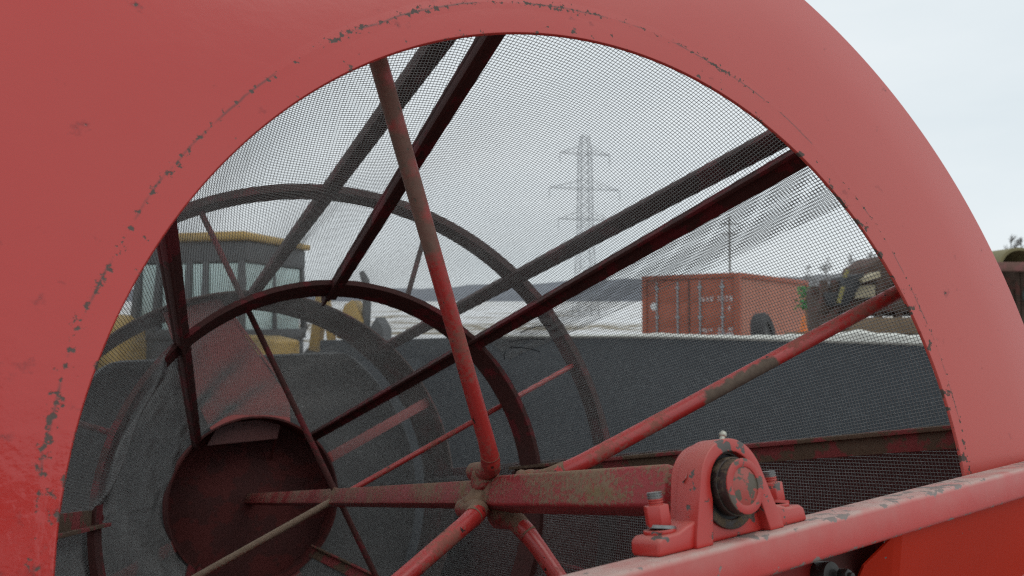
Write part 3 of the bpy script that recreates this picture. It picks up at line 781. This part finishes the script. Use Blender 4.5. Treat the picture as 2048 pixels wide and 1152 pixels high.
m = MB(); m.box((cz.x, cz.y, (cz.z - .42) / 2), .5, .4, max(.05, cz.z - .42)); tag(m.build('wooden_crib', simple('old_timber', (.16, .12, .08), .9, 0, .3, 14)), 'block of old timber that carries the black tyre', 'timber block')

# ---------------------------------------------------------------- electricity pylon and its lines
PZ = 125.0
pb = at(1171, 640, PZ); pyl = empty('electricity_pylon', 'grey lattice electricity pylon with three cross arms far off in the field', 'pylon', loc=(pb.x, pb.y, terrain(pb.x, pb.y)))
M['pylon'] = simple('pylon_steel', (.25, .26, .275), .6, .3)
gz = pyl.location.z
def zz(py): return at(1171, py, PZ).z - gz
rot = Matrix.Rotation(R(14), 3, 'Z')
def lat(m, a, b, r=.07): r *= .5; m.tube([rot @ Vector(a), rot @ Vector(b)], r, 4, cap=False)
m = MB(); zt = zz(268)
def half(z): return np.interp(z, [0, zz(470), zz(300), zt], [1.7, 1.05, .9, .55])
zs = list(np.linspace(0, zz(470), 6)) + list(np.linspace(zz(470), zz(300), 10))[1:] + [zt]
for i in range(len(zs) - 1):
    a, b = half(zs[i]), half(zs[i + 1])
    for sx in (-1, 1):
        for sy in (-1, 1): lat(m, (sx * a, sy * a, zs[i]), (sx * b, sy * b, zs[i + 1]), .10)
    for s_ in (-1, 1):
        lat(m, (-a, s_ * a, zs[i]), (b, s_ * b, zs[i + 1]), .05); lat(m, (a, s_ * a, zs[i]), (-b, s_ * b, zs[i + 1]), .05)
        lat(m, (s_ * a, -a, zs[i]), (s_ * b, b, zs[i + 1]), .05); lat(m, (s_ * a, a, zs[i]), (s_ * b, -b, zs[i + 1]), .05)
    for s_ in (-1, 1): lat(m, (-b, s_ * b, zs[i + 1]), (b, s_ * b, zs[i + 1]), .045)
m.build('tower', M['pylon'], pyl)
tips = []
for py, hl in ((305, 4.3), (376, 6.1), (438, 4.6)):
    z = zz(py); m = MB()
    for sx in (-1, 1):
        h_ = half(z)
        for sy in (-1, 1):
            lat(m, (sx * h_, sy * h_, z), (sx * hl, 0, z), .075); lat(m, (sx * h_, sy * h_, z + 1.3), (sx * hl, 0, z), .05)
        for q in (.3, .6): lat(m, (sx * (h_ + (hl - h_) * q), 0, z + 1.3 * (1 - q)), (sx * (h_ + (hl - h_) * q), 0, z), .045)
        tips.append((sx * hl, z - 1.7))
    for sy in (-1, 1): lat(m, (-half(z), sy * half(z), z), (half(z), sy * half(z), z), .075)
    arm = m.build('cross_arm', M['pylon'], pyl)
    for sx in (-1, 1):
        m = MB(); m.tube([rot @ Vector((sx * hl, 0, z)), rot @ Vector((sx * hl, 0, z - 1.7))], .05, 6); m.build('insulator', M['pylon'], arm)
pp = at(1461, 640, 90); m = MB(); m.tube([(0, 0, 0), (0, 0, 12.5)], [.16, .10], 8)
m.box((0, 0, 11.6), 2.4, .12, .12); m.box((0, 0, 10.4), 1.8, .1, .1)
tag(m.build('utility_pole', simple('weathered_pole', (.20, .19, .18), .9)), 'slim grey utility pole beyond the red container', 'utility pole').location = (pp.x, pp.y, terrain(pp.x, pp.y))

# ---------------------------------------------------------------- yellow loader with cab
M['yellow'] = simple('loader_yellow', (.48, .31, .085), .5, 0, .2, 3)
M['cabgrey'] = simple('cab_grey', (.10, .105, .11), .6, 0, .25, 4)
M['glass'] = simple('cab_glass', (.55, .72, .70), .06, 0, .15, 1)  # pale teal base: sky mirrored in the panes is put into the colour
M['glass'].node_tree.nodes['Principled BSDF'].inputs['Specular IOR Level'].default_value = 1.0
LZ = 9.0
lb = at(470, 640, LZ); lb.x -= .45; DX = .45
ld = empty('wheel_loader', 'yellow wheel loader with a grey glazed cab parked behind the drum', 'wheel loader', loc=(lb.x, lb.y, 0))
ld.rotation_euler = (0, 0, R(-14))
zb = 1.55
# local x: right, y: away. cab 1.55 wide
m = MB(); m.box((0, .55, 2.50), 1.55, 1.45, .075); m.box((0.0, .55, 2.555), 1.30, 1.2, .05)
roof = m.build('cab_roof', M['yellow'], ld, bevel=.03, seg=3)
m = MB(); m.box((0, .55, 2.335), 1.47, 1.32, .25)
m.build('roof_band', M['cabgrey'], ld, bevel=.03, seg=3)
m = MB()
for x in (-.70, -.42, -.02, .20, .66):
    m.bar((x, -.10, 2.23), (x * 1.06, -.16, 1.42), .075, .07, (0, 1, 0))
for x in (-.70, .68):
    m.bar((x, 1.18, 2.23), (x * 1.05, 1.22, 1.42), .07, .07, (0, 1, 0)); m.bar((x, .5, 2.23), (x * 1.05, .5, 1.42), .06, .06, (0, 1, 0))
m.box((0, .5, 1.38), 1.54, 1.36, .12); m.box((0, .5, 1.0), 1.5, 1.3, .66)
m.build('cab_frame', M['cabgrey'], ld, bevel=.008)
for i, (x0, x1) in enumerate(((-.66, -.46), (-.38, -.06), (.02, .16), (.24, .62))):
    w = MB(); w.prism([(x0, 1.44), (x1, 1.44), (x1, 2.20), (x0, 2.20)], (0, .012, 0), (0, -.115, 0), (1, 0, 0), (0, 0, 1)); w.build('window', M['glass'], ld)
w = MB(); w.box((.70, .5, 1.82), .012, 1.2, .76); w.build('window', M['glass'], ld)
w = MB(); w.box((-.71, .5, 1.82), .012, 1.2, .76); w.build('window', M['glass'], ld)
w = MB(); w.box((0, 1.2, 1.82), 1.3, .012, .76); w.build('window', M['glass'], ld)
m = MB(); m.box((-.12, .1, 1.60), .5, .12, .5); m.box((-.12, .22, 1.92), .26, .09, .2); m.build('seat', simple('seat_black', (.02, .02, .02), .7), ld, bevel=.03)
m = MB(); m.prism([(.05, .9), (1.18, .9), (1.18, 1.33), (.95, 1.38), (.2, 1.40), (.05, 1.38)], (0, .5, 0), (DX - .05, -.9, 0), (1, 0, 0), (0, 0, 1)); m.build('engine_hood', M['yellow'], ld, bevel=.03)
m = MB(); m.prism([(-1.42, .9), (-.86, .9), (-.86, 1.46), (-1.05, 1.60), (-1.35, 1.62), (-1.42, 1.4)], (0, .6, 0), (DX - .15, -.6, 0), (1, 0, 0), (0, 0, 1)); m.build('fender', M['yellow'], ld, bevel=.03)
m = MB(); m.prism([(-1.28, 1.05), (-.94, 1.05), (-.94, 1.30), (-1.02, 1.36)], (0, .3, 0), (DX, -1.6, 0), (1, 0, 0), (0, 0, 1)); m.build('battery_box', M['yellow'], ld)
m = MB(); m.bar((.98 + DX, .2, 1.20), (1.14 + DX, .1, 1.95), .12, .12, (0, 1, 0)); m.bar((1.14 + DX, .1, 1.95), (1.24 + DX, .1, 1.3), .07, .1, (0, 1, 0))
m.build('lift_arm', M['yellow'], ld, bevel=.01)
m = MB(); m.prism([(1.28, 1.35), (1.62, 1.25), (1.60, 1.55), (1.48, 1.78), (1.38, 1.72)], (0, .25, 0), (DX, .1, 0), (1, 0, 0), (0, 0, 1)); m.build('tilt_link', M['yellow'], ld, bevel=.02)
m = MB(); m.tube([(1.60 + DX, .2, 1.2), (1.62 + DX, .2, 1.75), (1.60 + DX, .2, 2.0), (1.55 + DX, .2, 2.10)], [.05, .05, .045, .03], 10)
m.prism([(1.60, 1.2), (1.86, 1.2), (1.86, 1.45), (1.78, 1.58), (1.68, 1.42)], (0, .25, 0), (DX, .1, 0), (1, 0, 0), (0, 0, 1)); m.build('bucket', M['cabgrey'], ld)
for x, y in ((-1.05, -.5), (.9, -.6), (-1.05, 1.6), (.9, 1.6)):
    m = MB(); m.tube([(x - .22, y, .62), (x + .22, y, .62)], .62, 28); wl = m.build('wheel', simple('loader_tyre', (.025, .025, .025), .85), ld, bevel=.04)
    m = MB(); m.tube([(x - .225, y, .62), (x + .225, y, .62)], .3, 20); m.build('rim', M['yellow'], wl)
m = MB(); m.box((0, .6, .75), 1.7, 2.6, .4); m.build('chassis', M['cabgrey'], ld)

# ---------------------------------------------------------------- rusty machines at the right
M['rustbrown'] = rusty('old_machine_rust', (.05, .032, .025), (.11, .065, .045), (.12, .045, .035), .4, .9)
M['olive'] = simple('faded_olive_paint', (.20, .17, .08), .7, 0, .3, 6)
M['cream'] = simple('faded_cream_paint', (.42, .36, .24), .7, 0, .2, 6)
M['timber'] = simple('weathered_timber', (.23, .16, .10), .9, 0, .35, 5)
RZ = 10.5
rb = at(1735, 640, RZ); rm = empty('rusty_implement', 'old rusty farm machine with cream panels on a brown beam behind the mesh', 'farm machine', loc=(rb.x, rb.y, 0))
def lx(px): return (px - 1735) / F * RZ
def lz(py): return at(1735, py, RZ).z
m = MB(); m.box(((lx(1690) + lx(1990)) / 2, 0, (lz(640) + lz(662)) / 2), lx(1990) - lx(1690), .35, lz(632) - lz(664)); m.build('sill_beam', M['timber'], rm, bevel=.01)
m = MB(); m.box(((lx(1680) + lx(1990)) / 2, .2, (lz(664) + .3) / 2), lx(1990) - lx(1680), .2, lz(664) - .3); m.build('under_frame', M['rustbrown'], rm)
m = MB()
for px in (1650, 1672, 1700, 1722, 1760, 1800, 1850): m.bar((lx(px), .1, .4), (lx(px) + .03, .1, lz(560)), .09, .09, (0, 1, 0))
m.box(((lx(1644) + lx(1880)) / 2, .1, lz(612)), lx(1880) - lx(1644), .14, .16); m.box(((lx(1640) + lx(1860)) / 2, .3, lz(578)), lx(1860) - lx(1640), .12, .10)
m.bar((lx(1646), .0, lz(655)), (lx(1690), .0, lz(590)), .08, .08, (0, 1, 0))
m.build('rack', M['rustbrown'], rm, bevel=.006)
m = MB(); m.prism([(lx(1650), lz(585)), (lx(1678), lz(585)), (lx(1686), lz(553)), (lx(1725), lz(546)), (lx(1722), lz(562)), (lx(1690), lz(612)), (lx(1655), lz(612))], (0, .5, 0), (0, -.1, 0), (1, 0, 0), (0, 0, 1)); m.build('hood', simple('black_hood', (.025, .027, .03), .6), rm, bevel=.01)
m = MB(); m.prism([(lx(1648), lz(664)), (lx(1730), lz(664)), (lx(1730), lz(618)), (lx(1712), lz(596)), (lx(1680), lz(600)), (lx(1656), lz(570)), (lx(1646), lz(580)), (lx(1648), lz(620))], (0, .4, 0), (0, .2, 0), (1, 0, 0), (0, 0, 1)); m.build('side_plate', M['rustbrown'], rm, bevel=.01)
m = MB(); m.prism([(lx(1712), lz(560)), (lx(1750), lz(544)), (lx(1750), lz(556)), (lx(1716), lz(566))], (0, .3, 0), (0, -.18, 0), (1, 0, 0), (0, 0, 1)); m.build('cream_panel', M['cream'], rm)
m = MB(); m.prism([(lx(1708), lz(572)), (lx(1748), lz(570)), (lx(1748), lz(592)), (lx(1708), lz(598))], (0, .1, 0), (0, -.05, 0), (1, 0, 0), (0, 0, 1)); m.build('cream_panel', M['cream'], rm)
m = MB(); m.bar((lx(1668), -.15, lz(606)), (lx(1678), -.15, lz(574)), .04, .04, (0, 1, 0)); ly = simple('lever_yellow', (.28, .24, .08), .7); m.build('yellow_lever', ly, rm)
m = MB(); m.bar((lx(1681), -.15, lz(556)), (lx(1688), -.15, lz(541)), .035, .04, (0, 1, 0)); m.build('yellow_lever', ly, rm)
m = MB(); m.prism([(lx(1745), lz(572)), (lx(1752), lz(530)), (lx(1785), lz(508)), (lx(1900), lz(520)), (lx(1900), lz(632)), (lx(1760), lz(632))], (0, .9, 0), (0, .15, 0), (1, 0, 0), (0, 0, 1)); m.build('housing', M['rustbrown'], rm, bevel=.02)
rm.location.y += .0

rb2 = at(2055, 640, 9.0); r2 = empty('threshing_machine', 'old rusty machine with an arched olive hood seen right of the red ring', 'farm machine', loc=(rb2.x, rb2.y, 0))
def kx(px): return (px - 2055) / F * 9.0
def kz(py): return at(2055, py, 9.0).z
ac = (kx(2020), kz(535)); m = MB(); vs = []; fs = []
N = 28
for i in range(N + 1):
    a = R(168 - 150 * i / N)
    for r_, y in ((.225, 0), (.225, .55), (.19, .55), (.19, .0)):
        vs.append((ac[0] + r_ * 1.05 * math.cos(a), y - .2, ac[1] + r_ * .98 * math.sin(a)))
for i in range(N):
    for q in range(4): fs.append((i * 4 + q, i * 4 + (q + 1) % 4, i * 4 + 4 + (q + 1) % 4, i * 4 + 4 + q))
m.add(vs, fs); m.build('arched_hood', M['olive'], r2)
m = MB(); m.prism([(ac[0] - .19, ac[1] - .02), (ac[0] + .19, ac[1] - .02), (ac[0] + .15, ac[1] + .12), (ac[0], ac[1] + .18), (ac[0] - .15, ac[1] + .12)], (0, .02, 0), (0, .3, 0), (1, 0, 0), (0, 0, 1)); m.build('hood_shade', M['black'], r2)  # black sheet added as the shade inside the hood
m = MB(); m.box((kx(2080), -.22, kz(536)), 1.4, .10, .105); m.build('cross_beam', rusty('red_brown_beam', (.12, .06, .045), (.20, .10, .08), (.22, .09, .08), .5), r2, bevel=.008)
m = MB()
for px in (2026, 2034, 2062, 2090): m.bar((kx(px), -.1, .3), (kx(px), -.1, kz(545)), .035, .035, (0, 1, 0))
m.box((kx(2080), -.05, kz(563)), 1.3, .03, .03); m.box((kx(2080), .1, kz(600)), 1.3, .3, .25); m.box((kx(2080), .4, kz(590)), 1.4, .3, .7)
m.build('rack', M['rustbrown'], r2)
m = MB(); m.disc((kx(2050), -.3, kz(568)), .075, (.2, -.3, 1), .03, 20, .09); m.build('pale_cap', M['cream'], r2)
m = MB(); m.tube([(kx(2052), -.3, kz(592)), (kx(2052), .0, kz(592))], .12, 20); m.build('roller', simple('grey_green_roller', (.09, .11, .10), .5), r2)
m = MB(); m.box((kx(2085), .2, .25), 1.2, .9, .5); m.build('skid', M['rustbrown'], r2)

# small green and orange things beside the container
gp_ = at(1612, 640, 14); gl = []
b = MB(); rr = random.Random(9)
for i in range(130):
    a = rr.uniform(0, 6.28); q = Vector((rr.gauss(0, .07), rr.gauss(0, .07), rr.uniform(-.2, .22))); n_ = Vector((rr.gauss(0, 1), rr.gauss(0, 1), rr.gauss(0, 1))).normalized(); t_ = n_.orthogonal().normalized() * .045
    s_ = n_.cross(t_)
    b.add([q - t_, q + s_ * .6, q + t_, q - s_ * .6], [(0, 1, 2, 3)])
g_o = empty('green_shrub', 'small bright green shrub beside the far end of the container', 'shrub', loc=(gp_.x, gp_.y, 0))
f_ = b.build('foliage', simple('bright_green_leaf', (.04, .22, .05), .6), g_o, smooth=False); f_.location = (0, 0, at(1612, 597, 14).z)
m = MB(); m.tube([(0, 0, 0), (.02, .01, 1.0), (0, 0, at(1612, 597, 14).z)], [.03, .02, .012], 6); m.build('stem', M['timber'], g_o)
oc = at(1607, 646, 13.5); m = MB(); m.tube([(0, 0, 0), (0, 0, .02)], .12, 4); m.tube([(0, 0, .02), (0, 0, .30)], [.075, .02], 20)
cn = empty('traffic_cone', 'small orange cone standing on a timber stack by the rusty machine', 'cone', loc=(oc.x, oc.y, at(1607, 664, 13.5).z))
m.build('body', simple('cone_orange', (.75, .20, .04), .5), cn)
m = MB(); hh = cn.location.z
for i in range(5): m.box((oc.x + .1 + .02 * (i % 2), oc.y, hh * (i + .5) / 5), .7, .5, hh / 5 - .004)
tag(m.build('timber_stack', M['timber']), 'low stack of weathered timber under the orange cone', 'timber stack')

# ---------------------------------------------------------------- bare trees
def bare_tree(px, dist, height, seed, label, group):
    rr = random.Random(seed); b = at(px, 640, dist); root = Vector((b.x, b.y, terrain(b.x, b.y)))
    t = empty('bare_tree', label, 'tree', loc=root, group=group)
    tr = MB(); cr = MB()
    tr.tube([(0, 0, 0), (.1, 0, height * .3), (0, .1, height * .6), (.1, 0, height)], [height * .018, height * .014, height * .008, .015], 7)
    def grow(p, d, ln, r, lvl):
        q = p + d * ln; cr.tube([p, (p + q) / 2 + Vector((rr.gauss(0, .03), rr.gauss(0, .03), rr.gauss(0, .03))) * ln, q], [r, r * .8, r * .55], 3, cap=False)
        if lvl == 0: return
        for _ in range(4):
            s_ = p.lerp(q, rr.uniform(.35, 1)); nd = (d + Vector((rr.gauss(0, .5), rr.gauss(0, .5), rr.gauss(.12, .3)))).normalized()
            grow(s_, nd, ln * rr.uniform(.5, .72), r * .6, lvl - 1)
    for i in range(15):
        z = height * rr.uniform(.25, .92); a = rr.uniform(0, 6.28); e = rr.uniform(.5, 1.3)
        grow(Vector((0, 0, z)), Vector((math.cos(a) * math.cos(e), math.sin(a) * math.cos(e), math.sin(e))), height * .22 * (1.15 - z / height), height * .006, 3)
    bk = M.setdefault('bark', simple('winter_bark', (.24, .23, .225), .95))  # bark lightened, haze over the far trees is put into its colour
    tr.build('trunk', bk, t); cr.build('crown', bk, t, smooth=False)
for i, (px, dz, h, lab) in enumerate([(2026, 80, 9.6, 'bare grey tree left of the pair above the arched hood'), (2046, 78, 9.0, 'bare grey tree right of the pair above the arched hood'),
                                      (2085, 85, 10., None), (1618, 150, 10.8, 'bare grey tree just right of the container roof'), (1655, 150, 12.4, 'bare grey tree above the green shrub and cone'), (1705, 145, 13.0, 'bare grey tree above the cream panels of the rusty machine'), (1745, 140, 13.6, 'bare grey tree nearest the red ring above the brown housing')]):
    if lab: bare_tree(px, dz, h if i < 2 else h * .88, 20 + i, lab, 'bare winter trees behind the machines')

# ---------------------------------------------------------------- the photographer (mirrored in the enamel of the ring)
def skin(name, nodes, edges, mat, parent, root, sub=2):
    keys = list(nodes); me = bpy.data.meshes.new(name)
    me.from_pydata([nodes[k][0] for k in keys], [(keys.index(a), keys.index(b)) for a, b in edges], [])
    o = bpy.data.objects.new(name, me); S.collection.objects.link(o); me.materials.append(mat)
    if parent is not None: o.parent = parent
    sk = o.modifiers.new('skin', 'SKIN'); sk.use_smooth_shade = True
    for i, k in enumerate(keys):
        r = nodes[k][1]; me.skin_vertices[0].data[i].radius = r if isinstance(r, tuple) else (r, r)
        me.skin_vertices[0].data[i].use_root = (k == root)
    b = o.modifiers.new('sub', 'SUBSURF'); b.levels = sub; b.render_levels = sub
    return o
sk_m = simple('skin_tone', (.42, .24, .17), .55, 0, .1); coat_m = simple('dark_coat', (.018, .022, .032), .85, 0, .25, 9); trs = simple('dark_trousers', (.03, .032, .038), .9); blk = simple('boot_black', (.015, .014, .013), .6)
N = {'pelvis': ((0, -.47, .95), (.15, .11)), 'waist': ((0, -.47, 1.10), (.135, .10)), 'chest': ((0, -.46, 1.33), (.155, .11)), 'neck0': ((0, -.455, 1.475), .062), 'neck1': ((0, -.44, 1.545), .055),
     'jaw': ((0, -.415, 1.60), (.062, .066)), 'face': ((0, -.41, 1.665), (.074, .088)), 'skull': ((0, -.42, 1.73), (.074, .088)), 'crown': ((0, -.425, 1.775), (.045, .05))}
E = [('pelvis', 'waist'), ('waist', 'chest'), ('chest', 'neck0'), ('neck0', 'neck1'), ('neck1', 'jaw'), ('jaw', 'face'), ('face', 'skull'), ('skull', 'crown'), ('face', 'nose')]
N['nose'] = ((0, -.312, 1.655), .012)
CO = {k: (N[k][0], tuple(q * 1.12 for q in N[k][1])) for k in ('pelvis', 'waist', 'chest')}; CO['collar'] = ((0, -.455, 1.49), .082)
CE = [('pelvis', 'waist'), ('waist', 'chest'), ('chest', 'collar')]
TR = {'pelvis': (N['pelvis'][0], (.16, .12))}; TE = []; BT = []
for sd_, g in ((-1, 'l'), (1, 'r')):
    N.update({g + 'sh': ((sd_ * .19, -.46, 1.425), .058), g + 'el': ((sd_ * .25, -.30, 1.21), .042), g + 'wr': ((sd_ * .105, -.10, 1.475), .028), g + 'pa': ((sd_ * .094, -.062, 1.515), (.038, .020)),
              g + 'hip': ((sd_ * .095, -.47, .88), .088), g + 'kn': ((sd_ * .11, -.45, .50), .058), g + 'an': ((sd_ * .12, -.48, .09), .042), g + 'toe': ((sd_ * .135, -.30, .035), .036)})
    E += [('chest', g + 'sh'), (g + 'sh', g + 'el'), (g + 'el', g + 'wr'), (g + 'wr', g + 'pa'), ('pelvis', g + 'hip'), (g + 'hip', g + 'kn'), (g + 'kn', g + 'an'), (g + 'an', g + 'toe')]
    for i, (dz, ln) in enumerate([(.030, .040), (.012, .046), (-.006, .043), (-.022, .034)]):
        b0 = Vector((sd_ * .098, -.048, 1.545 + dz)); k1, k2 = f'{g}f{i}a', f'{g}f{i}b'
        N[k1] = (tuple(b0), .0085); N[k2] = (tuple(b0 + Vector((-sd_ * ln * .7, .020, .004))), .0078); E += [(g + 'pa', k1), (k1, k2)]
    N[g + 't1'] = ((sd_ * .072, -.066, 1.515), .0105); N[g + 't2'] = ((sd_ * .052, -.048, 1.530), .009); E += [(g + 'pa', g + 't1'), (g + 't1', g + 't2')]
    CO.update({g + 'sh': (N[g + 'sh'][0], .075), g + 'el': (N[g + 'el'][0], .058), g + 'wr': ((sd_ * .115, -.115, 1.455), .042)}); CE += [('chest', g + 'sh'), (g + 'sh', g + 'el'), (g + 'el', g + 'wr')]
    TR.update({g + 'hip': (N[g + 'hip'][0], .098), g + 'kn': (N[g + 'kn'][0], .070), g + 'an': ((sd_ * .12, -.48, .13), .058)}); TE += [('pelvis', g + 'hip'), (g + 'hip', g + 'kn'), (g + 'kn', g + 'an')]
    BT.append((sd_, g))
per = empty('person', 'person in a dark coat holding up a phone, mirrored in the red ring', 'person')
bd = skin('body', N, E, sk_m, per, 'pelvis')
skin('coat', CO, CE, coat_m, per, 'pelvis'); skin('trousers', TR, TE, trs, per, 'pelvis')
for sd_, g in BT: skin('boot', {'a': ((sd_ * .12, -.49, .16), .056), 'b': ((sd_ * .12, -.49, .06), .056), 'c': ((sd_ * .135, -.30, .04), .048)}, [('a', 'b'), ('b', 'c')], blk, per, 'b')
lumpy((0, -.428, 1.742), .098, simple('dark_knit_cap', (.03, .03, .035), .95), 'knit_cap', per, .86, 2, 3)
for sd_ in (-1, 1):
    MB().disc((sd_ * .031, -.328, 1.675), .011, (0, 1, 0), .006, 12).build('eye', simple('eye_white', (.5, .5, .5), .2), per)
    lumpy((sd_ * .078, -.415, 1.655), .020, sk_m, 'ear', per, 1.5, 5, 2)
MB().box((0, -.322, 1.612), .045, .012, .009).build('mouth', simple('lip', (.30, .12, .10), .5), per, bevel=.003)
ph = empty('phone', 'black phone held up in both hands by the person', 'phone', loc=(0, -.034, 1.55))
MB().box((0, 0, 0), .155, .008, .074).build('case', blk, ph, bevel=.003)
MB().box((0, -.0052, 0), .146, .001, .067).build('screen', simple('dark_screen', (.01, .01, .012), .1), ph)
